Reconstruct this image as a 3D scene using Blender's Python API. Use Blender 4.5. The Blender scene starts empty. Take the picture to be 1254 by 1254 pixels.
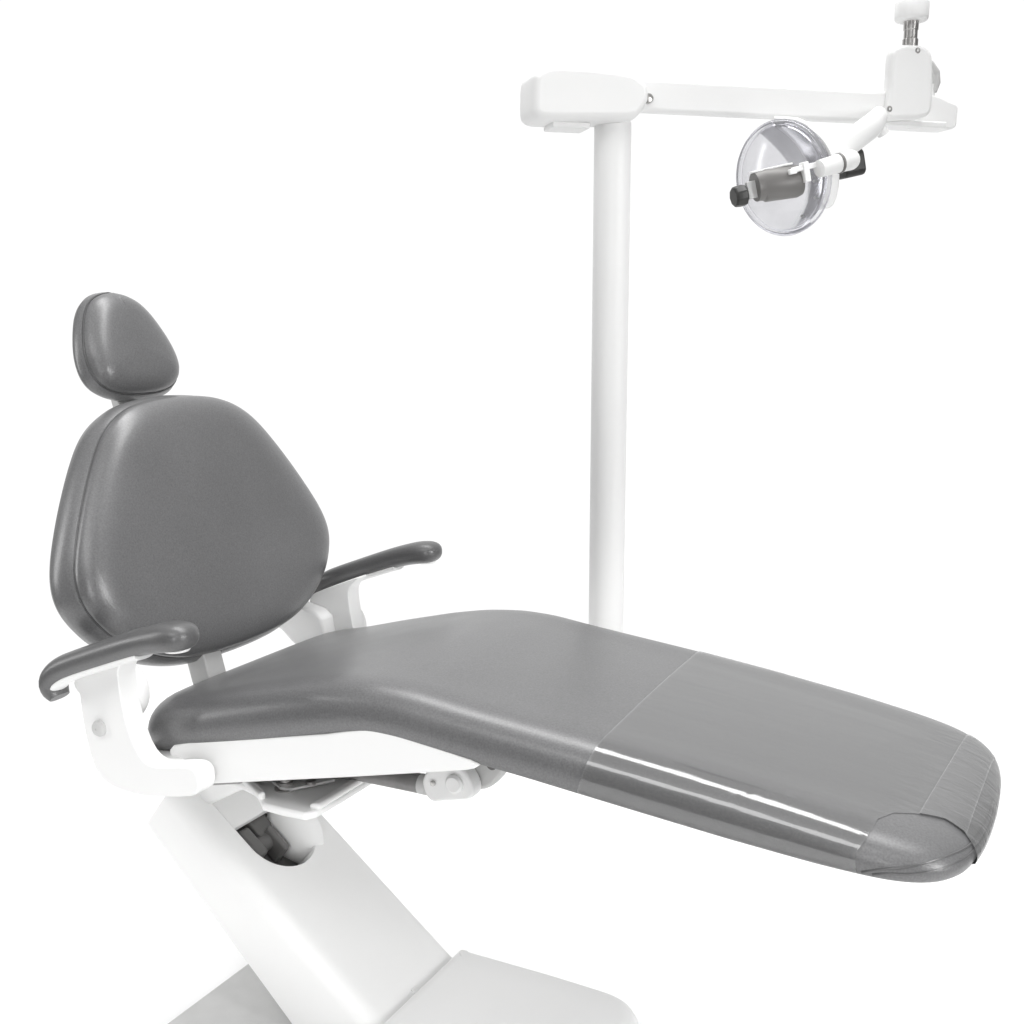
import bpy, bmesh, math, random
import numpy as np
from mathutils import Vector, Matrix
from mathutils.bvhtree import BVHTree

random.seed(4)
S = bpy.context.scene
COL = S.collection
Z0 = 0.69                      # height of the chair's own zero level above the floor
rad = math.radians

# ------------------------------------------------------------------ camera
cam_d = bpy.data.cameras.new('camera')
cam = bpy.data.objects.new('camera', cam_d)
COL.objects.link(cam)
cam_d.sensor_width = 36.0
cam_d.lens = 36.0 * 1413.0 / 1254.0
cam_d.clip_start = 0.05
cam_d.clip_end = 200.0
PITCH, AZ = rad(9.52), rad(27.3)
F = Vector((-math.sin(AZ) * math.cos(PITCH), math.cos(AZ) * math.cos(PITCH), -math.sin(PITCH)))
Rt = Vector((math.cos(AZ), math.sin(AZ), 0))
Up = Rt.cross(F)
M = Matrix((Rt, Up, -F)).transposed().to_4x4()
M.translation = Vector((1.03915, -1.38401, 0.40591 + Z0))
cam.matrix_world = M
S.camera = cam

# ------------------------------------------------------------------ world
# a white studio: bright wall behind the chair, bright ceiling, dimmer room behind the camera
WORLD_FRONT, WORLD_BACK, WORLD_TOP = 0.22, 1.03, 0.9
W = bpy.data.worlds.new('World')
S.world = W
W.use_nodes = True
nt = W.node_tree
bg = nt.nodes['Background']
tc = nt.nodes.new('ShaderNodeTexCoord')
dot = nt.nodes.new('ShaderNodeVectorMath'); dot.operation = 'DOT_PRODUCT'
dot.inputs[1].default_value = (-math.sin(AZ), math.cos(AZ), 0)
mr = nt.nodes.new('ShaderNodeMapRange'); mr.interpolation_type = 'SMOOTHSTEP'
mr.inputs['From Min'].default_value = 0.45
mr.inputs['From Max'].default_value = 0.8
mr.inputs['To Min'].default_value = WORLD_FRONT
mr.inputs['To Max'].default_value = WORLD_BACK
sep = nt.nodes.new('ShaderNodeSeparateXYZ')
mz = nt.nodes.new('ShaderNodeMapRange'); mz.interpolation_type = 'SMOOTHSTEP'
mz.inputs['From Min'].default_value = 0.45
mz.inputs['From Max'].default_value = 0.95
mix = nt.nodes.new('ShaderNodeMix'); mix.data_type = 'FLOAT'
mix.inputs['B'].default_value = WORLD_TOP
nt.links.new(tc.outputs['Generated'], dot.inputs[0])
nt.links.new(tc.outputs['Generated'], sep.inputs[0])
nt.links.new(dot.outputs['Value'], mr.inputs['Value'])
nt.links.new(sep.outputs['Z'], mz.inputs['Value'])
nt.links.new(mz.outputs['Result'], mix.inputs['Factor'])
nt.links.new(mr.outputs['Result'], mix.inputs['A'])
nt.links.new(mix.outputs['Result'], bg.inputs['Strength'])
bg.inputs['Color'].default_value = (1, 1, 1, 1)

# ------------------------------------------------------------------ lamps
def area(name, loc, target, sx, sy, power, col=(1, 1, 1), roll=None, spread=180):
    l = bpy.data.lights.new(name, 'AREA'); l.shape = 'RECTANGLE'
    l.size, l.size_y, l.energy, l.color = sx, sy, power, col
    l.spread = rad(spread)
    o = bpy.data.objects.new(name, l); COL.objects.link(o)
    o.location = loc
    d = Vector(target) - Vector(loc)
    z = -d.normalized()
    x = Vector(roll or (1, 0, 0)); x = (x - z * x.dot(z)).normalized()
    y = z.cross(x)
    m = Matrix((x, y, z)).transposed().to_4x4(); m.translation = Vector(loc)
    o.matrix_world = m
    return o
area('ceiling_strip_lamp', (0.4, 0.75, 4.3), (0.2, 0.1, 0.5), 4.2, 0.9, 122)
area('front_strip_lamp', (0.8, -3.3, 4.1), (0.3, 0, 0.6), 4.2, 1.25, 63)
area('side_softbox_lamp', (-2.0, -1.3, 1.35), (-0.2, 0, 0.9), 0.13, 1.6, 17, roll=(0, 1, 0))
area('toe_softbox_lamp', (3.6, -0.6, 1.3), (-0.15, 0, 0.45), 0.6, 1.6, 7.5, roll=(0, 1, 0), spread=60)
area('camera_softbox_lamp', (1.7, -3.0, 1.1), (0.1, 0, 0.55), 0.36, 1.6, 4.4, roll=(1, 0, 0), spread=75)

S.view_settings.view_transform = 'Standard'
S.view_settings.look = 'None'
S.view_settings.exposure = 0.02
S.view_settings.gamma = 1.0
S.view_settings.use_curve_mapping = False
S.cycles.use_denoising = True
S.cycles.max_bounces = 12
S.cycles.transparent_max_bounces = 16

# ------------------------------------------------------------------ materials
def mat(name, color, rough=0.5, metal=0.0, bump=None, vary=None, spec=0.5, coat=0.0, grain=0.0):
    m = bpy.data.materials.new(name); m.use_nodes = True
    t = m.node_tree; b = t.nodes['Principled BSDF']
    b.inputs['Base Color'].default_value = (*color, 1)
    b.inputs['Roughness'].default_value = rough
    b.inputs['Metallic'].default_value = metal
    b.inputs['Specular IOR Level'].default_value = spec
    b.inputs['Coat Weight'].default_value = coat
    co = t.nodes.new('ShaderNodeTexCoord')
    if vary:
        n = t.nodes.new('ShaderNodeTexNoise')
        n.inputs['Scale'].default_value = vary[0]; n.inputs['Detail'].default_value = 6
        r = t.nodes.new('ShaderNodeMapRange')
        r.inputs['From Min'].default_value = 0.3; r.inputs['From Max'].default_value = 0.7
        r.inputs['To Min'].default_value = 1 - vary[1]; r.inputs['To Max'].default_value = 1 + vary[1]
        mx = t.nodes.new('ShaderNodeMix'); mx.data_type = 'RGBA'; mx.blend_type = 'MULTIPLY'
        mx.inputs['Factor'].default_value = 1
        mx.inputs['A'].default_value = (*color, 1)
        t.links.new(co.outputs['Object'], n.inputs['Vector'])
        t.links.new(n.outputs['Fac'], r.inputs['Value'])
        t.links.new(r.outputs['Result'], mx.inputs['B'])
        last = mx.outputs['Result']
        if grain:
            g = t.nodes.new('ShaderNodeTexNoise'); g.inputs['Scale'].default_value = 430; g.inputs['Detail'].default_value = 2
            gr = t.nodes.new('ShaderNodeMapRange')
            gr.inputs['From Min'].default_value = 0.25; gr.inputs['From Max'].default_value = 0.75
            gr.inputs['To Min'].default_value = 1 - grain; gr.inputs['To Max'].default_value = 1 + grain
            gm = t.nodes.new('ShaderNodeMix'); gm.data_type = 'RGBA'; gm.blend_type = 'MULTIPLY'
            gm.inputs['Factor'].default_value = 1
            t.links.new(co.outputs['Object'], g.inputs['Vector']); t.links.new(g.outputs['Fac'], gr.inputs['Value'])
            t.links.new(last, gm.inputs['A']); t.links.new(gr.outputs['Result'], gm.inputs['B'])
            last = gm.outputs['Result']
        t.links.new(last, b.inputs['Base Color'])
        r2 = t.nodes.new('ShaderNodeMapRange')
        r2.inputs['From Min'].default_value = 0.3; r2.inputs['From Max'].default_value = 0.7
        r2.inputs['To Min'].default_value = rough - 0.04; r2.inputs['To Max'].default_value = rough + 0.05
        t.links.new(n.outputs['Fac'], r2.inputs['Value'])
        t.links.new(r2.outputs['Result'], b.inputs['Roughness'])
    if bump:
        prev = None
        for sc, st, ds in bump:
            v = t.nodes.new('ShaderNodeTexNoise')
            v.inputs['Scale'].default_value = sc; v.inputs['Detail'].default_value = 3
            bn = t.nodes.new('ShaderNodeBump')
            bn.inputs['Strength'].default_value = st; bn.inputs['Distance'].default_value = ds
            t.links.new(co.outputs['Object'], v.inputs['Vector'])
            t.links.new(v.outputs['Fac'], bn.inputs['Height'])
            if prev: t.links.new(prev.outputs['Normal'], bn.inputs['Normal'])
            prev = bn
        t.links.new(prev.outputs['Normal'], b.inputs['Normal'])
    return m

VINYL = mat('grey_vinyl', (0.120, 0.120, 0.122), 0.335, bump=[(520, 0.16, 0.0012), (14, 0.05, 0.006)], vary=(5, 0.05), grain=0.22, spec=0.75)
VINYL_DARK = mat('dark_grey_vinyl', (0.090, 0.090, 0.091), 0.37, bump=[(520, 0.12, 0.001)], vary=(9, 0.05), grain=0.12, spec=0.7)
SEAM = mat('seam_thread', (0.05, 0.05, 0.052), 0.6)
WHITE = mat('white_paint', (0.81, 0.81, 0.805), 0.45, vary=(3, 0.012), bump=[(160, 0.02, 0.001)])
COVER = mat('grey_white_plastic', (0.84, 0.84, 0.835), 0.42, vary=(4, 0.015), bump=[(300, 0.05, 0.0008)])
LGREY = mat('light_grey_paint', (0.52, 0.52, 0.515), 0.5, vary=(30, 0.04), bump=[(200, 0.1, 0.001)])
DARK = mat('slot_shade_and_bushing', (0.13, 0.128, 0.125), 0.5)  # shade inside the slot put into the colour; also the clevis bushing
BLACK = mat('black_plastic', (0.022, 0.022, 0.021), 0.42, bump=[(120, 0.1, 0.001)])
STEEL = mat('brushed_steel', (0.50, 0.49, 0.48), 0.33, metal=1.0)
GREYTUBE = mat('grey_tube', (0.20, 0.196, 0.193), 0.35, bump=[(90, 0.25, 0.002)], vary=(40, 0.15))
SHIELD = mat('grey_heat_shield', (0.17, 0.165, 0.16), 0.45, metal=0.15)
FLOOR = mat('white_studio_floor', (0.95, 0.95, 0.95), 0.8)

def film_mat():
    m = bpy.data.materials.new('clear_film'); m.use_nodes = True
    t = m.node_tree; t.nodes.remove(t.nodes['Principled BSDF'])
    out = t.nodes['Material Output']
    co = t.nodes.new('ShaderNodeTexCoord')
    mp = t.nodes.new('ShaderNodeMapping'); mp.inputs['Scale'].default_value = (4, 26, 26)
    n = t.nodes.new('ShaderNodeTexNoise'); n.inputs['Scale'].default_value = 1.0; n.inputs['Detail'].default_value = 3
    b = t.nodes.new('ShaderNodeBump'); b.inputs['Strength'].default_value = 0.2; b.inputs['Distance'].default_value = 0.005
    t.links.new(co.outputs['Object'], mp.inputs['Vector'])
    t.links.new(mp.outputs['Vector'], n.inputs['Vector'])
    t.links.new(n.outputs['Fac'], b.inputs['Height'])
    tr = t.nodes.new('ShaderNodeBsdfTransparent'); tr.inputs['Color'].default_value = (0.97, 0.97, 0.975, 1)
    gl = t.nodes.new('ShaderNodeBsdfGlossy'); gl.inputs['Roughness'].default_value = 0.13
    df = t.nodes.new('ShaderNodeBsdfDiffuse'); df.inputs['Color'].default_value = (0.8, 0.8, 0.8, 1)
    fr = t.nodes.new('ShaderNodeFresnel'); fr.inputs['IOR'].default_value = 1.95
    # creases gathered towards the foot end
    sp = t.nodes.new('ShaderNodeSeparateXYZ'); t.links.new(co.outputs['Object'], sp.inputs[0])
    mk = t.nodes.new('ShaderNodeMapRange'); mk.interpolation_type = 'SMOOTHSTEP'
    mk.inputs['From Min'].default_value = 0.80; mk.inputs['From Max'].default_value = 0.90
    t.links.new(sp.outputs['X'], mk.inputs['Value'])
    mp2 = t.nodes.new('ShaderNodeMapping'); mp2.inputs['Scale'].default_value = (9, 42, 42); mp2.inputs['Rotation'].default_value = (0, 0, 0.35)
    n2 = t.nodes.new('ShaderNodeTexNoise'); n2.inputs['Scale'].default_value = 1.0; n2.inputs['Detail'].default_value = 4; n2.inputs['Distortion'].default_value = 1.4
    t.links.new(co.outputs['Object'], mp2.inputs['Vector']); t.links.new(mp2.outputs['Vector'], n2.inputs['Vector'])
    mu = t.nodes.new('ShaderNodeMath'); mu.operation = 'MULTIPLY'
    t.links.new(mk.outputs['Result'], mu.inputs[0]); t.links.new(n2.outputs['Fac'], mu.inputs[1])
    b2 = t.nodes.new('ShaderNodeBump'); b2.inputs['Strength'].default_value = 0.17; b2.inputs['Distance'].default_value = 0.006
    t.links.new(mu.outputs[0], b2.inputs['Height']); t.links.new(b.outputs['Normal'], b2.inputs['Normal'])
    b = b2
    t.links.new(b.outputs['Normal'], gl.inputs['Normal'])
    t.links.new(b.outputs['Normal'], fr.inputs['Normal'])
    m1 = t.nodes.new('ShaderNodeMixShader'); m1.inputs['Fac'].default_value = 0.10
    t.links.new(tr.outputs[0], m1.inputs[1]); t.links.new(df.outputs[0], m1.inputs[2])
    m2 = t.nodes.new('ShaderNodeMixShader')
    t.links.new(fr.outputs[0], m2.inputs['Fac'])
    t.links.new(m1.outputs[0], m2.inputs[1]); t.links.new(gl.outputs[0], m2.inputs[2])
    t.links.new(m2.outputs[0], out.inputs['Surface'])
    return m
FILM = film_mat()

def clear_mat(name, tint, haze, ior=1.5):
    m = bpy.data.materials.new(name); m.use_nodes = True
    t = m.node_tree; t.nodes.remove(t.nodes['Principled BSDF'])
    out = t.nodes['Material Output']
    tr = t.nodes.new('ShaderNodeBsdfTransparent'); tr.inputs['Color'].default_value = (*tint, 1)
    gl = t.nodes.new('ShaderNodeBsdfGlossy'); gl.inputs['Roughness'].default_value = 0.16
    gl.inputs['Color'].default_value = (0.93, 0.93, 0.95, 1)
    df = t.nodes.new('ShaderNodeBsdfDiffuse'); df.inputs['Color'].default_value = (0.78, 0.78, 0.805, 1)
    fr = t.nodes.new('ShaderNodeFresnel'); fr.inputs['IOR'].default_value = ior
    m1 = t.nodes.new('ShaderNodeMixShader'); m1.inputs['Fac'].default_value = haze
    t.links.new(tr.outputs[0], m1.inputs[1]); t.links.new(df.outputs[0], m1.inputs[2])
    m2 = t.nodes.new('ShaderNodeMixShader')
    t.links.new(fr.outputs[0], m2.inputs['Fac'])
    t.links.new(m1.outputs[0], m2.inputs[1]); t.links.new(gl.outputs[0], m2.inputs[2])
    t.links.new(m2.outputs[0], out.inputs['Surface'])
    return m
CLEAR = clear_mat('clear_plastic', (0.955, 0.955, 0.966), 0.10)
MIRROR = clear_mat('coated_glass_reflector', (0.955, 0.955, 0.964), 0.34, 1.3)

# ------------------------------------------------------------------ helpers
def thing(name, label, cat, loc=(0, 0, 0)):
    o = bpy.data.objects.new(name, None); COL.objects.link(o)
    o.location = loc; o.empty_display_size = 0.1
    o['label'] = label; o['category'] = cat
    return o

def part(name, verts, faces, m, parent, offset=(0, 0, Z0), bevel=0.0, seg=3, sharp=35, smooth=True, subsurf=0):
    me = bpy.data.meshes.new(name)
    me.from_pydata([tuple(v) for v in verts], [], faces)
    bm = bmesh.new(); bm.from_mesh(me)
    bmesh.ops.remove_doubles(bm, verts=bm.verts, dist=1e-6)
    bmesh.ops.recalc_face_normals(bm, faces=bm.faces)
    bm.to_mesh(me); bm.free()
    if smooth:
        for p in me.polygons: p.use_smooth = True
        me.set_sharp_from_angle(angle=rad(sharp))
    me.materials.append(m)
    o = bpy.data.objects.new(name, me); COL.objects.link(o)
    o.parent = parent
    o.location = offset
    if bevel:
        b = o.modifiers.new('bevel', 'BEVEL'); b.width = bevel; b.segments = seg
        b.limit_method = 'ANGLE'; b.angle_limit = rad(28); b.harden_normals = False
        for p in me.polygons: p.use_smooth = True
        me.set_sharp_from_angle(angle=rad(180))
        w = o.modifiers.new('wn', 'WEIGHTED_NORMAL'); w.keep_sharp = False
    if subsurf:
        s = o.modifiers.new('ss', 'SUBSURF'); s.levels = s.render_levels = subsurf
    return o

class MB:
    """collects shapes for one mesh"""
    def __init__(s): s.v = []; s.f = []
    def add(s, v, f):
        b = len(s.v); s.v += [tuple(x) for x in v]; s.f += [[i + b for i in q] for q in f]; return s
    def prism(s, pts, a, b, ax=1):
        """extrude a 2-D outline between a and b along axis ax"""
        n = len(pts)
        def P(p, t):
            if ax == 1: return (p[0], t, p[1])
            if ax == 2: return (p[0], p[1], t)
            return (t, p[0], p[1])
        v = [P(p, a) for p in pts] + [P(p, b) for p in pts]
        f = [list(range(n)), list(range(2 * n - 1, n - 1, -1))]
        f += [[i, (i + 1) % n, n + (i + 1) % n, n + i] for i in range(n)]
        return s.add(v, f)
    def box(s, x0, x1, y0, y1, z0, z1):
        return s.prism([(x0, y0), (x1, y0), (x1, y1), (x0, y1)], z0, z1, 2)
    def tube(s, path, radii, n=20, cap=True, sq=1.0, up=None, side=None):
        """sweep; radii r or (ra, rb); squash ratio of second axis"""
        P = [Vector(p) for p in path]; rings = []
        base = len(s.v)
        for i, p in enumerate(P):
            t = (P[min(i + 1, len(P) - 1)] - P[max(i - 1, 0)]).normalized()
            u = Vector(up) if up else (Vector((0, 0, 1)) if abs(t.z) < 0.9 else Vector((1, 0, 0)))
            a = Vector(side) if side else t.cross(u).normalized(); b = a.cross(t).normalized()
            r = radii[i] if isinstance(radii, (list, tuple)) else radii
            ra, rb = r if isinstance(r, (list, tuple)) else (r, r)
            for k in range(n):
                w = 2 * math.pi * k / n
                cw, sw = math.cos(w), math.sin(w)
                cw = math.copysign(abs(cw) ** sq, cw); sw = math.copysign(abs(sw) ** sq, sw)
                s.v.append(tuple(p + a * ra * cw + b * rb * sw))
        for i in range(len(P) - 1):
            for k in range(n):
                k2 = (k + 1) % n
                s.f.append([base + i * n + k, base + i * n + k2, base + (i + 1) * n + k2, base + (i + 1) * n + k])
        if cap:
            s.f.append([base + k for k in range(n)][::-1])
            s.f.append([base + (len(P) - 1) * n + k for k in range(n)])
        return s
    def lathe(s, o, axis, prof, n=32, up=None, cap=True):
        """profile of (t along axis, radius)"""
        o = Vector(o); ax = Vector(axis).normalized()
        return s.tube([o + ax * (t + 1e-7 * i) for i, (t, r) in enumerate(prof)], [r for t, r in prof], n, cap) if False else s._lathe(o, ax, prof, n, cap)
    def _lathe(s, o, ax, prof, n, cap):
        u = Vector((0, 0, 1)) if abs(ax.z) < 0.9 else Vector((1, 0, 0))
        a = ax.cross(u).normalized(); b = a.cross(ax).normalized(); base = len(s.v)
        for t, r in prof:
            for k in range(n):
                w = 2 * math.pi * k / n
                s.v.append(tuple(o + ax * t + (a * math.cos(w) + b * math.sin(w)) * r))
        for i in range(len(prof) - 1):
            for k in range(n):
                k2 = (k + 1) % n
                s.f.append([base + i * n + k, base + i * n + k2, base + (i + 1) * n + k2, base + (i + 1) * n + k])
        if cap:
            s.f.append([base + k for k in range(n)][::-1])
            s.f.append([base + (len(prof) - 1) * n + k for k in range(n)])
        return s
    def xform(s, fn):
        s.v = [tuple(fn(*p)) for p in s.v]; return s
    def part(s, name, m, parent, **k): return part(name, s.v, s.f, m, parent, **k)

def resample(pts, n, closed=True, smooth=0):
    P = np.array(pts, float)
    if closed: P = np.vstack([P, P[:1]])
    for _ in range(smooth):
        # Chaikin corner cutting
        q = []
        L = len(P) - 1
        for i in range(L):
            q.append(P[i] * .75 + P[i + 1] * .25); q.append(P[i] * .25 + P[i + 1] * .75)
        if closed: q.append(q[0])
        else: q = [P[0]] + q + [P[-1]]
        P = np.array(q)
    d = np.r_[0, np.cumsum(np.linalg.norm(np.diff(P, axis=0), axis=1))]
    t = np.linspace(0, d[-1], n + 1)[:-1] if closed else np.linspace(0, d[-1], n)
    return np.stack([np.interp(t, d, P[:, i]) for i in range(P.shape[1])], 1)

def chaikin(pts, k=2):
    return [tuple(p) for p in resample(pts, len(pts) * 4, smooth=k)]

def outline_normals(P):
    t = np.roll(P, -1, 0) - np.roll(P, 1, 0)
    t /= np.linalg.norm(t, axis=1)[:, None] + 1e-12
    return np.stack([-t[:, 1], t[:, 0]], 1)       # inward for a counter-clockwise outline

def pad(outline, rings, target, fn, n_in=12, crown=0.004, bottom_fn=None, off=0.0, n_bot=4):
    """a stuffed pad: rings of (inset, height) from the back edge to the front edge,
    then the front face filled towards `target(outline point)`; fn maps (u, v, h) to 3-D"""
    P = outline; N = outline_normals(P); n = len(P)
    T = np.array([target(p) for p in P])
    V = []; Fc = []; R = []
    def ring(Q, h):
        b = len(V)
        for q in Q: V.append(fn(q[0], q[1], h))
        R.append(b)
    first = P + N * rings[0][0]
    for k in range(1, n_bot):
        w = 1 - k / n_bot
        ring(first * (1 - w) + T * w, rings[0][1])
    for ins, h in rings: ring(P + N * ins, h)
    last = P + N * rings[-1][0]
    for k in range(1, n_in + 1):
        w = k / n_in
        ring(last * (1 - w) + T * w, rings[-1][1] + crown * (1 - (1 - w) ** 2))
    for a, b in zip(R[:-1], R[1:]):
        for i in range(n):
            j = (i + 1) % n
            Fc.append([a + i, a + j, b + j, b + i])
    Fc.append([R[0] + i for i in range(n)][::-1])
    return V, Fc

def sym_outline(half, n, axis):
    """closed symmetric outline from the half that starts and ends on the axis; axis = index of the coordinate that flips"""
    H = resample(half, n // 2 + 1, closed=False, smooth=2)
    H[0, axis] = H[-1, axis] = 0
    Q = H[1:-1][::-1].copy(); Q[:, axis] *= -1
    A = np.vstack([H, Q])
    if np.sum(A[:, 0] * np.roll(A[:, 1], -1) - np.roll(A[:, 0], -1) * A[:, 1]) < 0: A = A[::-1].copy()
    return A

def mirror_half(h):
    return [(y, v) for y, v in h] + [(-y, v) for y, v in reversed(h) if abs(y) > 1e-6]

# ------------------------------------------------------------------ setting
fp = [(.3 + 2.0 * math.cos(rad(a)), .1 + 2.0 * math.sin(rad(a)), 0) for a in range(0, 360, 3)]
fl = part('floor', fp, [list(range(len(fp)))], FLOOR, None, offset=(0, 0, 0), smooth=False)
fl['kind'] = 'structure'

# ================================================================== DENTAL CHAIR
chair = thing('dental_chair', 'reclined grey vinyl dental chair on a slanted white lift column', 'dental chair', (0.05, 0, 0))
OFF = (-0.05, 0, Z0)
def cp(mb, name, m, parent=None, **k):
    if parent is None: k.setdefault('offset', OFF); return mb.part(name, m, chair, **k)
    k.setdefault('offset', (0, 0, 0)); return mb.part(name, m, parent, **k)

# ---- base
mb = MB()
mb.prism([(-.175, -.30), (.05, -.30), (.05, -.125), (.46, -.125), (.46, .118), (-.10, .118), (-.175, .118)], -.69, -.662, 2)
cp(mb, 'base_plate', LGREY, bevel=.004)
def rounded_rect(x0, x1, y0, y1, r0, r1, n=8):
    pts = []
    for cx, cy, r, a0 in ((x1 - r1, y0 + r1, r1, -90), (x1 - r1, y1 - r1, r1, 0), (x0 + r0, y1 - r0, r0, 90), (x0 + r0, y0 + r0, r0, 180)):
        for k in range(n + 1):
            a = rad(a0 + 90 * k / n); pts.append((cx + r * math.cos(a), cy + r * math.sin(a)))
    return pts
mb = MB(); pts = np.array(rounded_rect(.16, .502, -.185, .128, .012, .075, 10)); Nn = None
P = resample(pts, 140); N = outline_normals(P)
V = []; Fc = []
prof = [(-.01, -.688), (-.004, -.655), (0, -.630), (.003, -.618), (.008, -.609), (.016, -.603), (.028, -.600)]
for ins, h in prof:
    for p, nn in zip(P, N):
        q = p + nn * ins; V.append((q[0], q[1], h - 0.05 * max(0, q[0] - .33) ** 1.3))
n = len(P)
for i in range(len(prof) - 1):
    for k in range(n): Fc.append([i * n + k, i * n + (k + 1) % n, (i + 1) * n + (k + 1) % n, (i + 1) * n + k])
cpt = P.mean(0); b = len(V); 
for w in (.4, .75):
    for p, nn in zip(P, N):
        q = (p + nn * .028) * (1 - w) + cpt * w; V.append((q[0], q[1], prof[-1][1] - 0.05 * max(0, q[0] - .33) ** 1.3 + .002 * w))
for i in (len(prof) - 1, len(prof)):
    for k in range(n): Fc.append([i * n + k, i * n + (k + 1) % n, (i + 1) * n + (k + 1) % n, (i + 1) * n + k])
V.append((cpt[0], cpt[1], prof[-1][1] + .002)); Fc += [[(len(prof) + 1) * n + k, (len(prof) + 1) * n + (k + 1) % n, len(V) - 1] for k in range(n)]
part('base_cover', V, Fc, COVER, chair, offset=OFF, sharp=50)

# ---- lift arm: built in its own axes (s down the arm, y across, h out of the front face)
D = Vector((.793, 0, -.6095)); NN = Vector((.6095, 0, .793))
def arm_xf(s, y, h):
    p = D * s + NN * (h - .386); return (p.x, y, p.z)
Wd = .116; SL = .068; SC = .170
sec = []                         # cross section of the hollow shell, slot cut in the front face
V = []; Fc = []
def slot_half(s):
    if s <= SC: return SL
    return math.sqrt(max(0.0, SL ** 2 - (s - SC) ** 2))
ss = sorted(set([.022, .05, .09, .13, .15, SC] + [SC + SL * math.sin(rad(a)) for a in range(6, 91, 6)] + [.26, .3, .36, .42, .5, .58, .66]))
rc = .026
def back_h(s): return -(.096 + .042 * min(1, max(0, (s - .022) / .4)))
rows = []
for s in ss:
    w = slot_half(s) if s < SC + SL - 1e-6 else 0.0
    hb = back_h(s)
    row = [(-Wd + .012, hb), (-Wd, hb + .012), (-Wd, -rc)]
    for a in (18, 36, 54, 72, 90): row.append((-Wd + rc - rc * math.cos(rad(a)), -rc + rc * math.sin(rad(a))))
    row.append((-.082, 0))
    row.append((-max(w, 1e-5), 0))
    row.append((-max(w - .004, 1e-5), -.003))
    row.append((-max(w - .006, 1e-5), -.055))
    half = row
    row = half + [(-y, h) for y, h in reversed(half)]
    rows.append([(s, y, h) for y, h in row])
m_ = len(rows[0]); hl = m_ // 2
for r in rows: V += [arm_xf(*p) for p in r]
for i in range(len(rows) - 1):
    open_slot = True
    for k in range(m_ - 1):
        if k == hl - 1: continue                     # the slot floor is a part of its own
        Fc.append([i * m_ + k, i * m_ + k + 1, (i + 1) * m_ + k + 1, (i + 1) * m_ + k])
    Fc.append([i * m_ + m_ - 1, i * m_, (i + 1) * m_, (i + 1) * m_ + m_ - 1])
Fc.append([k for k in range(hl)] + [k for k in range(hl, m_)])
lift = part('lift_column', V, Fc, COVER, chair, offset=OFF, sharp=32)
# dark filler added in the slot, the recess shade put into its colour
mb = MB(); mb.box(-.01, .245, -.07, .07, -.062, -.054); mb.xform(arm_xf)
cp(mb, 'slot_floor', DARK, lift)
mb = MB()
mb.box(.13, .185, -.045, -.02, -.054, -.02); mb.box(.15, .20, .0, .014, -.054, -.012); mb.box(.12, .16, -.01, .03, -.054, -.025)
mb.lathe((.165, -.062, -.035), (0, 1, 0), [(0, .014), (.09, .014)], 20)
mb.xform(arm_xf); cp(mb, 'slot_shade_filler', DARK, lift, bevel=.006)
# white pivot cheek seen through the slot
mb = MB()
pr = []
for a in range(-100, 101, 8):
    pr.append((SC + .060 * math.cos(rad(a)) * 1.0, .060 * math.sin(rad(a))))
mb.lathe((.178, .020, -.030), (0, 1, 0.1), [(0, .010), (.004, .030), (.018, .050), (.034, .058), (.040, .058)], 40)
mb.xform(arm_xf); cp(mb, 'pivot_cheek', WHITE, lift, sharp=60)
mb = MB(); mb.box(.015, .128, -.066, .064, -.02, -.006); mb.xform(arm_xf)
cp(mb, 'slot_cover', WHITE, lift, bevel=.002)
mb = MB(); mb.box(.496, .512, -.0155, .0005, -.004, .0025); mb.xform(arm_xf)
cp(mb, 'release_tab', WHITE, lift, bevel=.001)

# ---- under-seat works
mb = MB(); mb.prism([(-.235, -.345), (-.19, -.36), (-.10, -.31), (-.02, -.225), (-.02, -.195), (-.10, -.20), (-.17, -.24)], -.075, .075)
cp(mb, 'pivot_housing', WHITE, bevel=.006)
PL = [(-.12, -.17), (-.02, -.176), (.017, -.187), (.036, -.203), (.055, -.220), (.09, -.221), (.126, -.219), (.135, -.205), (.137, -.15), (.137, .16), (-.12, .16)]
mb = MB(); mb.prism(PL, -.258, -.246, 2)
def plate_tilt(x, y, z): return (x, y, z + .10 * (x + 0.0) * 0.25)
pl = cp(mb, 'mounting_plate', WHITE, bevel=.0045)
mb = MB(); mb.prism([(.122, -.205), (.137, -.20), (.137, .1), (.122, .1)], -.248, -.239, 2)
mb.prism([(-.02, -.176), (-.012, -.166), (.05, -.205), (.045, -.214)], -.248, -.236, 2)
cp(mb, 'plate_flange', WHITE, pl, bevel=.004)
mb = MB()
mb.lathe((.052, -.165, -.247), (0, 0, 1), [(0, .016), (.003, .016), (.003, .011), (.012, .011), (.013, .0085), (.030, .0085)], 24)
cp(mb, 'plate_bolt', STEEL, pl, sharp=30)
mb = MB()
mb.prism([(.005, -.150), (.012, -.158), (.052, -.178), (.070, -.176), (.105, -.120), (.098, -.112), (.062, -.160), (.050, -.162)], -.2425, -.2385, 2)
cp(mb, 'release_lever', LGREY, pl, bevel=.0012)
mb = MB(); mb.lathe((.085, -.150, -.2385), (0, 0, 1), [(0, .007), (.005, .007), (.006, .004)], 18); cp(mb, 'lever_nut', STEEL, pl, sharp=30)
mb = MB(); mb.box(.0, .30, -.20, .20, -.215, -.175); mb.box(-.12, .0, -.20, .20, -.225, -.195)
mb.xform(lambda x, y, z: (x, y, z + .24 * (x - .05) + .0)); cp(mb, 'seat_chassis', GREYTUBE, bevel=.004)  # darker grey puts the shade of the panel notch into the colour
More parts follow.
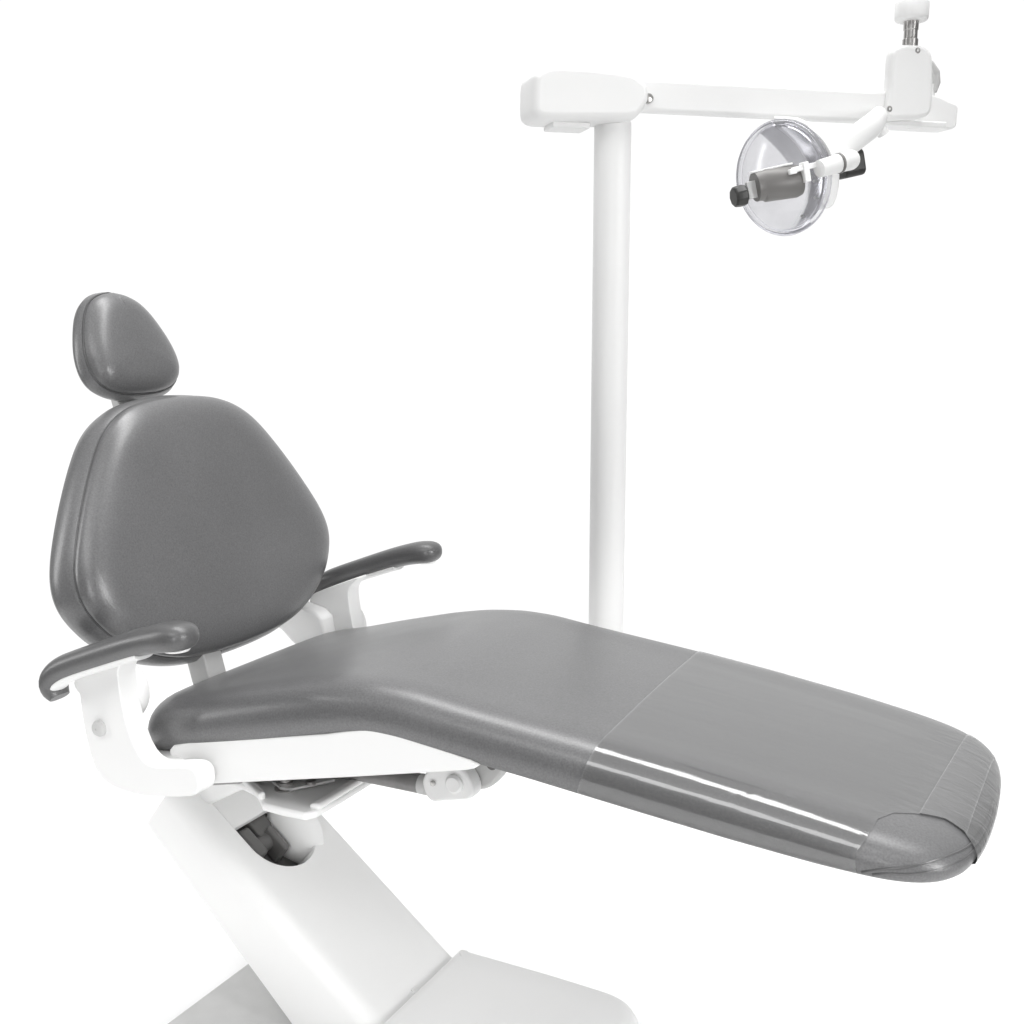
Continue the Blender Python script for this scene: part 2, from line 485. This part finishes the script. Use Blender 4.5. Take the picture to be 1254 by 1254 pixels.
mb = MB(); mb.tube([(.085, -.10, -.229), (.245, -.10, -.2275)], .0138, 24)
tube = cp(mb, 'actuator', GREYTUBE, sharp=40)
mb = MB(); mb.lathe((.235, -.10, -.2276), (1, 0, .01), [(0, .0142), (.012, .0142), (.014, .012), (.014, .0)], 24, cap=False)
cp(mb, 'end_collar', LGREY, tube, sharp=30)
mb = MB()
mb.prism(chaikin([(.245, -.210), (.252, -.236), (.264, -.244), (.280, -.238), (.300, -.233), (.322, -.228), (.330, -.216), (.322, -.196), (.30, -.175), (.27, -.185)], 1), -.118, -.092)
lk = cp(mb, 'actuator_clevis', WHITE, bevel=.005)
mb = MB(); mb.lathe((.266, -.119, -.214), (0, -1, 0), [(0, .004), (.002, .004), (.0025, .002)], 16); cp(mb, 'clevis_pin', STEEL, lk)
mb = MB(); mb.prism(chaikin([(.300, -.222), (.325, -.226), (.345, -.212), (.362, -.186), (.360, -.160), (.330, -.155), (.300, -.18)], 1), -.090, -.066)
cp(mb, 'hinge_link', LGREY, lk, bevel=.006)  # grey puts the shading of the white knuckle into this link's colour
mb = MB(); mb.lathe((.300, -.092, -.208), (0, -1, 0), [(0, .013), (.030, .013), (.033, .010)], 24); cp(mb, 'hinge_boss', WHITE, lk, sharp=40)
mb = MB(); mb.lathe((.345, -.094, -.180), (0, -1, 0), [(0, .008), (.005, .008), (.005, .005), (.002, .005)], 20); cp(mb, 'clevis_bushing', DARK, lk)

# ---- side panels of the seat frame
PAN = [(-.093, -.190), (-.092, -.198), (-.086, -.2025), (-.070, -.2005), (-.057, -.198), (-.050, -.199), (-.045, -.203), (-.0395, -.212), (-.034, -.221), (-.031, -.2255), (-.025, -.2275),
       (.10, -.1985), (.202, -.175), (.385, -.131), (.398, -.126), (.402, -.121), (.390, -.117), (.33, -.109), (.283, -.1035), (.272, -.1020), (.255, -.1010), (.241, -.1025), (.178, -.1205), (.06, -.147), (-.056, -.1725), (-.085, -.182)]
for sgn in (-1, 1):
    mb = MB(); mb.prism(PAN, .224 * sgn, .238 * sgn)
    cp(mb, 'side_panel', WHITE, bevel=.003)

# ---- seat and leg rest pad
XT = [-.20, -.19, -.165, -.14, -.12, -.06, .02, .115, .176, .235, .293, .35, .403, .53, .642, .758, .846, .894, .93, .965]
ZT = [-.160, -.153, -.141, -.131, -.124, -.112, -.090, -.066, -.054, -.048, -.0495, -.057, -.0625, -.0755, -.089, -.105, -.1195, -.1285, -.136, -.144]
XB = [-.20, -.15, -.129, -.08, .072, .20, .245, .29, .363, .46, .56, .70, .80, .87, .93, .965]
ZB = [-.216, -.212, -.207, -.190, -.153, -.121, -.114, -.115, -.123, -.132, -.143, -.158, -.167, -.172, -.174, -.175]
xs = np.linspace(-.2, 1.0, 481)
def smooth_table(X, Y, k):
    y = np.interp(xs, X, Y); kern = np.exp(-np.linspace(-2, 2, k) ** 2); kern /= kern.sum()
    return np.convolve(np.pad(y, k // 2, mode='edge'), kern, 'valid')
zt_t = smooth_table(XT, ZT, 31); zb_t = smooth_table(XB, ZB, 21)
zt = lambda x: float(np.interp(x, xs, zt_t)); zb = lambda x: float(np.interp(x, xs, zb_t))
HALF = [(-.196, 0), (-.197, .06), (-.195, .12), (-.187, .165), (-.170, .200), (-.140, .225), (-.10, .236), (-.04, .240), (.08, .241), (.30, .239), (.50, .235), (.66, .231), (.78, .227), (.85, .222), (.895, .212), (.925, .192), (.943, .160), (.951, .115), (.955, .06), (.956, 0)]
SEAT_OUT = sym_outline(HALF, 320, 1)
def seat_target(p): return (min(max(p[0], -.02), .80), 0.0)
def seat_fn(o):
    def fn(x, y, h):
        a, b = zt(x), zb(x); T = a - b
        # h <= 0 : fraction of the thickness below the top; h > 0 : metres above
        z = a + h * T if h <= 0 else a + h
        return (x, y, z)
    return fn
SEAT_RINGS = [(.024, -1.0), (.012, -.985), (.005, -.93), (.001, -.84), (-.001, -.70), (-.001, -.55), (.001, -.42), (.005, -.30), (.0105, -.205), (.018, -.125), (.027, -.065), (.037, -.028), (.049, -.008), (.062, -.001)]
V, Fc = pad(SEAT_OUT, SEAT_RINGS, seat_target, seat_fn(0), n_in=10, crown=.004)
seat = part('seat_pad', V, Fc, VINYL, chair, offset=OFF, sharp=80)
bm = bmesh.new(); bm.from_mesh(seat.data); SEAT_BVH = BVHTree.FromBMesh(bm); bm.free()
# stitched seams round the toe corner that the film leaves bare
def on_pad(bvh, pts, lift=.0004):
    res = []
    for p in pts:
        loc, nor, i, d = bvh.find_nearest(Vector(p)); 
        c = Vector((.5, 0, -.12)); 
        if nor.dot(loc - Vector((loc.x * .8 + .1, 0, -.14))) < 0: nor = -nor
        res.append(loc + nor * lift)
    return res
for dz in (0, -.013):
    guess = []
    for k in range(40):
        t = k / 39
        ang = rad(-80 + 88 * t)
        rise = -.172 + dz * .3 + (.038 + dz * .8) * min(1, t / .40) ** .6
        guess.append((.825 + .15 * max(-.1, math.cos(ang)) + (.012 if dz else 0) * (1 - t), -.02 + .235 * math.sin(ang), rise))
    pth = on_pad(SEAT_BVH, guess)
    for _ in range(6):
        pth = [pth[0]] + [(pth[i - 1] + pth[i] * 2 + pth[i + 1]) / 4 for i in range(1, len(pth) - 1)] + [pth[-1]]
    mb = MB(); mb.tube(pth, .0014, 6)
    cp(mb, 'stitched_seam', VINYL_DARK, seat)

# ---- back rest and head rest (leaning pads)
def lean(x0, al):
    a = rad(al); u = Vector((-math.sin(a), 0, math.cos(a))); nn = Vector((math.cos(a), 0, math.sin(a)))
    o = Vector((x0, 0, -.15))
    def fn(y, v, h):
        p = o + u * v + nn * h; return (p.x, y, p.z)
    return fn
BH = [(0, .455), (.05, .453), (.096, .446), (.134, .430), (.167, .405), (.198, .366), (.229, .319), (.256, .272), (.274, .234), (.282, .203), (.281, .176), (.270, .148), (.246, .116), (.208, .087), (.163, .064), (.11, .050), (.055, .045), (0, .044)]
BACK_OUT = sym_outline(BH, 240, 0)
bfn = lean(-.15, 17)
BR = [(.040, -.066), (.018, -.063), (.005, -.056), (-.003, -.044), (-.006, -.030), (-.005, -.016), (-.0005, -.005), (.002, -.0012), (.0035, -.0022), (.004, -.0008), (.0025, .003), (.003, .009), (.007, .0165), (.015, .0235), (.027, .029), (.042, .0325), (.060, .0345)]
V, Fc = pad(BACK_OUT, BR, lambda p: (0, min(max(p[1], .17), .30)), bfn, n_in=10, crown=.003)
back = part('backrest', V, Fc, VINYL, chair, offset=OFF, sharp=80)
N = outline_normals(BACK_OUT)
loop = [bfn(*(p + nn * .0034), -.0005) for p, nn in zip(BACK_OUT, N)]
mb = MB(); mb.tube(loop + loop[:2], .0013, 6, cap=False)
cp(mb, 'seam', VINYL_DARK, back)
V, Fc = pad(BACK_OUT, [(.045, -.086), (.030, -.082), (.022, -.076), (.02, -.0650)], lambda p: (0, min(max(p[1], .17), .30)), bfn, n_in=2, crown=0)
part('back_shell', V, Fc, WHITE, chair, offset=OFF, sharp=60)

HH = [(0, .647), (.026, .643), (.049, .631), (.067, .611), (.080, .587), (.091, .560), (.097, .534), (.096, .508), (.085, .488), (.064, .475), (.034, .4685), (0, .4675)]
HEAD_OUT = sym_outline(HH, 160, 0)
hfn = lean(-.165, 22)
HR = [(.03, -.036), (.015, -.034), (.005, -.029), (-.001, -.021), (-.003, -.013), (0, -.005), (.0015, -.0012), (.003, -.0022), (.004, -.0008), (.0045, .003), (.007, .009), (.012, .015), (.019, .020), (.028, .0235), (.038, .025)]
V, Fc = pad(HEAD_OUT, HR, lambda p: (0, min(max(p[1], .545), .565)), hfn, n_in=8, crown=.003)
head = part('headrest', V, Fc, VINYL, chair, offset=OFF, sharp=80)
N = outline_normals(HEAD_OUT)
loop = [hfn(*(p + nn * .003), -.0005) for p, nn in zip(HEAD_OUT, N)]
mb = MB(); mb.tube(loop + loop[:2], .0011, 6, cap=False); cp(mb, 'seam', VINYL_DARK, head)
mb = MB()
pts = []
for y0, y1, v0, v1 in ((-.026, .022, .36, .56),):
    mb.box(y0, y1, v0, v1, -.105, -.088); mb.xform(lambda y, v, h: bfn(y, v, h))
cp(mb, 'headrest_slide', LGREY, bevel=.003)

# ---- bars that carry the back rest
mb = MB()
mb.prism([(-.215, -.06), (-.175, -.06), (-.150, -.150), (-.185, -.165)], -.085, -.045)
cp(mb, 'back_hinge_bar', LGREY, bevel=.003)
for sgn in (1,):
    mb = MB()
    mb.prism([(-.290, -.055), (-.265, -.055), (-.245, -.080), (-.215, -.098), (-.18, -.105), (-.165, -.115), (-.155, -.165), (-.19, -.185), (-.21, -.182), (-.235, -.165), (-.255, -.148), (-.28, -.138)], .215 * sgn, .253 * sgn)
    cp(mb, 'back_carrier', WHITE, bevel=.006)

# ---- arm rests on their brackets
BRK = [(-.105, -.040), (-.126, -.058), (-.132, -.069), (-.1315, -.086), (-.127, -.116), (-.122, -.140), (-.110, -.171), (-.098, -.187), (-.083, -.1945), (-.062, -.193), (-.019, -.1835), (-.006, -.184), (.002, -.190), (.0035, -.202), (.003, -.213), (-.002, -.2205), (-.022, -.227), (-.083, -.239), (-.127, -.241), (-.165, -.236), (-.184, -.222), (-.195, -.196), (-.203, -.160), (-.207, -.129), (-.206, -.113), (-.213, -.107), (-.219, -.099), (-.213, -.086), (-.198, -.078), (-.15, -.058)]
CL = [(-.2235, -.1120, .0080, .016), (-.2310, -.1040, .0130, .0200), (-.2340, -.0930, .0150, .0220), (-.2270, -.0800, .0165, .0230), (-.2090, -.0672, .0176, .0230), (-.18, -.0550, .0174, .0230), (-.14, -.0400, .0176, .0230), (-.10, -.0250, .0178, .0235), (-.068, -.0135, .0180, .0245), (-.040, -.0048, .0184, .0270), (-.018, .0005, .0192, .0290), (-.002, .0028, .0192, .0290), (.010, .0040, .0180, .0265), (.0185, .0046, .0140, .0205), (.0238, .0048, .0075, .0110), (.0250, .0048, .001, .002)]
cl = resample(CL, 60, closed=False, smooth=2)
for sgn in (-1, 1):
    mb = MB(); mb.prism(chaikin(BRK, 1), .252 * sgn, .286 * sgn)
    br = cp(mb, 'armrest_bracket', WHITE, bevel=.007, seg=4)
    mb = MB(); mb.prism(chaikin([(-.085, -.197), (-.065, -.196), (-.060, -.205), (-.065, -.225), (-.085, -.236), (-.15, -.232), (-.17, -.215), (-.16, -.205), (-.12, -.200)], 1), .150 * sgn, .256 * sgn)
    cp(mb, 'bracket_foot', WHITE, br, bevel=.005)
    mb = MB(); mb.lathe((-.168 if sgn < 0 else -.172, -.258 if sgn < 0 else .282, -.112 if sgn < 0 else -.145), (0, 1, 0), [(0, .034), (.004, .041), (.010, .0435), (.020, .0435), (.024, .041)], 40)
    cp(mb, 'hub_disc', WHITE, br, sharp=50)
    mb = MB(); mb.lathe((-.1705, .286 * sgn, -.1545), (0, sgn, 0), [(0, .0115), (.004, .0115), (.007, .0095), (.0085, .006), (.0085, .0015), (.0075, .001)], 28)
    cp(mb, 'cap_screw', LGREY, br, sharp=30)
    mb = MB(); path = [(x, .306 * sgn, z) for x, z, a, b in cl]
    mb.tube(path, [(b, a) for x, z, a, b in cl], 32, side=(0, 1, 0), sq=.82)
    ar = cp(mb, 'armrest', VINYL_DARK, sharp=60)
    # white inlay under the pad
    inl = cl[3:40]
    mb = MB(); mb.tube([(x + .004, .306 * sgn, z - a * .80) for x, z, a, b in inl], [(b * .74, a * .42) for x, z, a, b in inl], 20, side=(0, 1, 0))
    cp(mb, 'underside_trim', WHITE, ar, sharp=60)
    mb = MB(); mb.lathe((-.004, .306 * sgn, -.0165), (0, 0, 1), [(0, .010), (.001, .017), (.004, .019), (.006, .019)], 24)
    cp(mb, 'end_trim', WHITE, ar, sharp=60)

# ================================================================== CLEAR FILM OVER THE LEG REST
def film_fn(x, y, h):
    a, b = zt(x), zb(x); T = a - b
    z = a + h * T if h <= 0 else a + h
    # the bag stands a little off the pad and is baggy at the toe
    ease = max(0, min(1, (x - .84) / .1))
    return (x, y, z + .0007)
film_rings = [(i - .0011, h) for i, h in SEAT_RINGS]
big = SEAT_OUT.copy()
far = (big[:, 0] > .82)
tt = np.clip((big[:, 0] - .82) / .12, 0, 1)
big[:, 0] += tt * .002
V, Fc = pad(big, film_rings, seat_target, film_fn, n_in=14, crown=.004)
fm = bpy.data.meshes.new('plastic_cover'); fm.from_pydata(V, [], Fc)
bm = bmesh.new(); bm.from_mesh(fm)
bmesh.ops.remove_doubles(bm, verts=bm.verts, dist=1e-6)
bmesh.ops.recalc_face_normals(bm, faces=bm.faces)
def bisect(co, no, clear=False):
    bmesh.ops.bisect_plane(bm, geom=bm.verts[:] + bm.edges[:] + bm.faces[:], plane_co=co, plane_no=no, clear_inner=clear, dist=1e-6)
bisect((.537, 0, -.078), (1, .035, -.29), True)
# bare corner: the inside of a few cutting planes
curve = [(.8245, -.2255, -.168), (.842, -.2235, -.140), (.853, -.176, -.127), (.866, -.145, -.126), (.887, -.127, -.128), (.915, -.113, -.130), (.936, -.118, -.135), (.951, -.134, -.150)]
planes = []
for a, b_ in zip(curve[:-1], curve[1:]):
    a, b_ = Vector(a), Vector(b_); d = b_ - a
    up = Vector((-.1, 0, 1))
    nn = Vector((d.y, -d.x, 0)).normalized()
    if len(planes) == 0: nn = Vector((1, 0, -.62)).normalized()
    planes.append((a, nn))
for a, nn in planes: bisect(a, nn)
kill = [f for f in bm.faces if all((f.calc_center_median() - a).dot(nn) > 0 for a, nn in planes) or f.calc_area() > .02]
bmesh.ops.delete(bm, geom=kill, context='FACES')
flap = bm.copy()
bm.to_mesh(fm); bm.free()
for p in fm.polygons: p.use_smooth = True
fm.materials.append(FILM)
fo = bpy.data.objects.new('plastic_cover', fm); COL.objects.link(fo); fo.location = (0, 0, Z0)
fo['label'] = 'shiny clear plastic protective cover pulled over the foot end of the leg rest'
fo['category'] = 'plastic cover'

# folded and sealed end of the bag, a second layer across the toe
bm = flap
def bis2(co, no): bmesh.ops.bisect_plane(bm, geom=bm.verts[:] + bm.edges[:] + bm.faces[:], plane_co=co, plane_no=no, clear_inner=True, dist=1e-6)
bis2((.897, 0, 0), (1, -.06, 0)); bis2((.941, 0, 0), (-1, .02, 0)); bis2((0, -.13, 0), (0, 1, 0)); bis2((0, .19, 0), (.25, -1, 0))
bis2((0, 0, -.158), (0, 0, 1))
for v in bm.verts: v.co.z += .0014
fm2 = bpy.data.meshes.new('folded_end'); bm.to_mesh(fm2); bm.free()
for p in fm2.polygons: p.use_smooth = True
fm2.materials.append(FILM)
f2 = bpy.data.objects.new('folded_end', fm2); COL.objects.link(f2); f2.parent = fo

# ================================================================== DENTAL LIGHT ON ITS POST
light = thing('dental_light', 'white post with swing arm and clear dental operating lamp behind the chair', 'dental lamp', (.30, .40, 0))
UV = Vector((.73963, .67301, 0)); NV = Vector((-.67301, .73963, 0))
def lx(s, o, z):                       # s along the arm, o towards the chair side, z up
    p = UV * s - NV * o; return (p.x, p.y, z)
def lp(mb, name, m, parent=None, **k):
    mb.xform(lx)
    k.setdefault('offset', (0, 0, Z0) if parent is None else (0, 0, 0))
    return mb.part(name, m, parent or light, **k)
mb = MB(); mb.lathe((0, 0, -.215), (0, 0, 1), [(0, .028), (.002, .0298), (.925, .0298), (.93, .0298)], 48); lp(mb, 'post', WHITE, sharp=60)
mb = MB()
def lw(x, y, z):                       # world-aligned piece at the post
    q = Vector((x, y, 0)); return (q.dot(UV), -q.dot(NV), z)
m2 = MB(); m2.box(-.03, .03, -.164, .02, -.20, -.155); m2.box(-.036, .036, -.036, .036, -.21, -.15); m2.xform(lw); lp(m2, 'mount_bracket', WHITE, bevel=.005)
# head box: outline in the s-z plane, chamfered across
def loft_box(sec, oo, mb):
    """sec: list of (o, inset) ; oo outline"""
    P = resample(oo, 120, smooth=1); N = outline_normals(P)
    area2 = np.sum(P[:, 0] * np.roll(P[:, 1], -1) - np.roll(P[:, 0], -1) * P[:, 1])
    if area2 < 0: P = P[::-1]; N = outline_normals(P)
    V = []; Fc = []; n = len(P)
    sec = [(sec[0][0], sec[0][1] + .0025)] + list(sec) + [(sec[-1][0], sec[-1][1] + .0025)]
    for o, ins in sec:
        for p, q in zip(P, N): V.append((p[0] + q[0] * ins, o, p[1] + q[1] * ins))
    for i in range(len(sec) - 1):
        for k in range(n): Fc.append([i * n + k, i * n + (k + 1) % n, (i + 1) * n + (k + 1) % n, (i + 1) * n + k])
    Fc.append(list(range(n))[::-1]); Fc.append([(len(sec) - 1) * n + k for k in range(n)])
    return mb.add(V, Fc)
HB = [(-.149, .765), (-.145, .774), (-.130, .785), (-.110, .788), (-.05, .788), (.008, .784), (.03, .774), (.040, .763), (.042, .745), (.034, .728), (.018, .711), (-.05, .708), (-.10, .706), (-.12, .705), (-.138, .706), (-.147, .713), (-.150, .724)]
mb = MB(); loft_box([(-.032, .012), (-.030, .007), (-.024, .002), (-.014, 0), (.034, 0), (.048, .0015), (.055, .005), (.058, .010)], HB, mb)
hb = lp(mb, 'head_box', WHITE, sharp=40)
mb = MB(); mb.box(-.112, -.05, -.014, .036, .698, .708); lp(mb, 'bottom_lid', WHITE, hb, bevel=.003)
mb = MB(); mb.lathe((.046, .034, .748), (0, 1, 0), [(0, .0075), (.004, .0075), (.005, .005)], 20); lp(mb, 'pivot_screw', STEEL, hb)
AP = [(.02, .729), (.02, .779), (.445, .780), (.475, .783), (.475, .729)]
mb = MB(); mb.prism(AP, .006, .032); lp(mb, 'swing_arm', WHITE, bevel=.007)
KN = [(.4725, .79), (.4725, .835), (.477, .847), (.487, .853), (.510, .8555), (.532, .855), (.546, .848), (.552, .834), (.5555, .80), (.556, .762), (.554, .749), (.546, .741), (.53, .7375), (.500, .735), (.480, .733), (.4695, .736), (.466, .745), (.469, .765)]
mb = MB(); loft_box([(.018, .006), (.020, .002), (.023, 0), (.034, 0), (.039, .002), (.041, .006)], KN, mb)
kn = lp(mb, 'knuckle', WHITE, sharp=45)
for s_, z_ in ((.5205, .8455), (.4735, .7505)):
    mb = MB(); mb.lathe((s_, .040, z_), (0, 1, 0), [(0, .0048), (.0012, .0048), (.0016, .0035), (.0012, .002), (.0002, .0018)], 20); lp(mb, 'knuckle_screw', STEEL, kn, sharp=30)
mb = MB(); mb.lathe((.5165, .024, .850), (0, 0, 1), [(0, .0128), (.016, .0128), (.0175, .0112), (.03, .0112), (.0315, .0122), (.05, .0122)], 28); lp(mb, 'steel_stem', STEEL, sharp=30)
mb = MB(); mb.lathe((.5165, .024, .8945), (0, 0, 1), [(0, .016), (.0002, .0225), (.0015, .0255), (.0045, .0272), (.008, .0276), (.0285, .0276), (.0288, .0274)], 40); lp(mb, 'upper_collar', WHITE, sharp=60)
# tray arm parts behind the knuckle
mb = MB(); mb.prism([(.53, .736), (.61, .735), (.648, .7355), (.655, .742), (.656, .772), (.652, .779), (.640, .781), (.62, .788), (.60, .792), (.53, .792)], -.075, -.030); lp(mb, 'rear_housing', COVER, bevel=.004)
mb = MB(); mb.tube([(.585, -.045, .850), (.602, -.045, .842), (.613, -.045, .830), (.616, -.045, .815), (.612, -.045, .80)], [.010, .010, .010, .009, .007], 16); lp(mb, 'hose_elbow', LGREY, sharp=60)
mb = MB(); mb.tube([(.609, -.045, .79), (.609, -.045, .812)], .006, 14); lp(mb, 'hose_nipple', WHITE)
mb = MB(); mb.lathe((.548, .0, .741), (0, 0, -1), [(0, .007), (.006, .007), (.006, .011), (.0135, .011), (.014, .009)], 24); lp(mb, 'bottom_nut', COVER, sharp=30)
mb = MB(); mb.prism([(.455, .728), (.60, .728), (.60, .7385), (.455, .7385)], -.022, .02); lp(mb, 'knuckle_shelf', WHITE, bevel=.003)

# ---- lamp head hung from a yoke under the arm
mb = MB()
mb.tube([(.458, .03, .738), (.432, .075, .729), (.388, .125, .706), (.356, .13, .685), (.330, .13, .667), (.300, .13, .648)], [(.012, .015), (.014, .018), (.0165, .020), (.0168, .020), (.017, .0195), (.013, .014)], 20)
yk = lp(mb, 'yoke', WHITE, sharp=60)
mb = MB(); mb.tube([(.428, .075, .724), (.443, .075, .703)], .0095, 18); lp(mb, 'yoke_stub', WHITE, yk, sharp=40)
mb = MB(); mb.tube([(.232, .10, .714), (.262, .115, .710), (.285, .125, .698), (.303, .13, .678), (.316, .13, .655)], [(.008, .005), (.009, .006), (.010, .007), (.011, .009), (.012, .012)], 14); lp(mb, 'yoke_branch', WHITE, yk, sharp=60)

LC = Vector((.247, .10, .6245))
tl = rad(13)
e1 = Vector((math.cos(tl), 0, math.sin(tl)))             # along the handle bar, in the picture plane
ey = Vector((-math.sin(tl), 0, math.cos(tl)))
q = rad(56)
ez = Vector((0, 1, 0)) * math.cos(q) - e1 * math.sin(q)  # the way the dish faces
ex = e1 * math.cos(q) + Vector((0, 1, 0)) * math.sin(q)
def dish(prof, n=72, sx=.90, sy=1.0, cen=LC + e1 * .008, cap=False):
    m_ = MB(); base = 0
    for t, r in prof:
        for k in range(n):
            w = 2 * math.pi * k / n
            m_.v.append(tuple(cen + ez * t + ex * r * sx * math.cos(w) + ey * r * sy * math.sin(w)))
    for i in range(len(prof) - 1):
        for k in range(n):
            k2 = (k + 1) % n
            m_.f.append([i * n + k, i * n + k2, (i + 1) * n + k2, (i + 1) * n + k])
    if cap: m_.f.append([(len(prof) - 1) * n + k for k in range(n)])
    return m_
prof = [(-.034 + .040 * (r / .082) ** 2, r) for r in np.linspace(.004, .082, 14)]
mb = dish(prof, sx=.90); rf = lp(mb, 'reflector', MIRROR, sharp=80)
# clear front shield with a thick rolled rim
mb = dish([(.004, .0815), (.000, .0855), (.003, .0895), (.010, .0900), (.016, .0870), (.019, .081), (.017, .079), (.012, .0805)], sx=.90); lp(mb, 'clear_rim', CLEAR, rf, sharp=80)
mb = dish([(.018, .081), (.026, .062), (.030, .04), (.032, .02), (.0325, .002)], sx=.90); lp(mb, 'front_shield', CLEAR, rf, sharp=80)
for w_, r_ in ((-20, .045), (-42, .060), (-75, .066), (160, .058)):
    a_ = rad(w_); t_ = -.034 + .040 * (r_ / .082) ** 2
    c_ = LC + e1 * .008 + ez * t_ + ex * r_ * .9 * math.cos(a_) + ey * r_ * math.sin(a_)
    mb = MB(); mb.lathe(c_, ez, [(0, .0022), (.004, .0022), (.0045, .001)], 12); lp(mb, 'stud', LGREY, rf)
# white back shell, widened so its white stands in for the glass reflection
m_ = MB(); n = 40; prof2 = [(-.040 + .038 * (r / .084) ** 2, r) for r in np.linspace(.004, .084, 10)]
for t, r in prof2:
    for k in range(n + 1):
        w = rad(-8) + rad(120) * k / n
        m_.v.append(tuple(LC + e1 * .008 + ez * (t - .002) + ex * r * math.cos(w) + ey * r * math.sin(w)))
for i in range(len(prof2) - 1):
    for k in range(n): m_.f.append([i * (n + 1) + k, i * (n + 1) + k + 1, (i + 1) * (n + 1) + k + 1, (i + 1) * (n + 1) + k])
bs = lp(m_, 'back_shell', WHITE, sharp=80); sm = bs.modifiers.new('t', 'SOLIDIFY'); sm.thickness = .003
# side housing on the far edge
mb = MB(); mb.prism(chaikin([(.322, .655), (.350, .650), (.353, .628), (.350, .60), (.342, .583), (.326, .578), (.318, .60)], 1), .055, .10); lp(mb, 'side_housing', COVER, bevel=.006)
# handle bar across the front
def LB(a, o, b): return LC + e1 * a + Vector((0, o, 0)) + ey * b
mb = MB(); mb.tube([LB(.106, .035, .003), LB(.088, .062, .004), LB(.062, .085, .003), (LB(.016, .092, .001))], [(.013, .013), (.0155, .0155), (.0145, .0145), (.013, .013)], 22); hbv = lp(mb, 'handle_bar', WHITE, sharp=50)
mb = MB(); mb.tube([LB(.052, .0865, .0025), LB(.056, .086, .0025)], .0152, 22); lp(mb, 'bar_joint', SHIELD, hbv, sharp=40)
def obox(a0, a1, o0, o1, b0, b1):
    m_ = MB(); m_.box(a0, a1, o0, o1, b0, b1); m_.v = [tuple(LB(*p)) for p in m_.v]; return m_
mb = MB(); mb.tube([LB(-.078, .062, -.004), LB(-.066, .062, -.004), LB(-.062, .062, -.005), LB(-.01, .062, -.009), LB(-.004, .062, -.009)], [(.018, .022), (.018, .0225), (.020, .0245), (.021, .0245), (.019, .0225)], 28)
sh = lp(mb, 'bulb_shield', SHIELD, sharp=35)
mb = obox(-.082, -.012, .058, .068, .0165, .0195); lp(mb, 'shield_edge', COVER, sh, bevel=.001)
mb = obox(-.030, -.018, .080, .088, .002, .010); mb.add(*[(lambda m: (m.v, m.f))(obox(-.022, .018, .076, .088, .004, .012))][0]); mb.add(*[(lambda m: (m.v, m.f))(obox(-.008, .002, .076, .090, -.014, .016))][0]); lp(mb, 'bulb_clip', COVER, sh, bevel=.0015)
mb = obox(-.092, -.076, .058, .066, -.020, .006); lp(mb, 'shield_bracket', LGREY, sh, bevel=.001)
mb = MB(); mb.tube([LB(-.082, .06, -.010), LB(-.112, .06, -.011)], .0035, 12); st = lp(mb, 'handle_stem', STEEL)
def knob(a0, a1, o, b0, bm_, rr):
    m_ = MB(); P0 = rounded_rect(-rr, rr, -rr * 1.05, rr * 1.05, .011, .011, 6)
    m_.prism(P0, a0, a1, 0); m_.v = [tuple(LB(p[0], o + p[1], b0 + p[2])) for p in m_.v]; return m_
mb = MB(); mb.lathe(LB(-.115, .06, -.012), e1, [(0, .013), (.002, .0155), (.010, .0165), (.018, .0165), (.0205, .013)], 9); lp(mb, 'handle', BLACK, bevel=.003)
mb = knob(.118, .154, -.02, -.001, 0, .0205); lp(mb, 'handle', BLACK, bevel=.004)
mb = MB(); mb.tube([LB(.075, .03, .006), LB(.128, .018, .006)], .003, 10); mb.tube([LB(.113, .020, -.002), LB(.113, .020, .014)], .002, 8); lp(mb, 'locking_pin', WHITE)
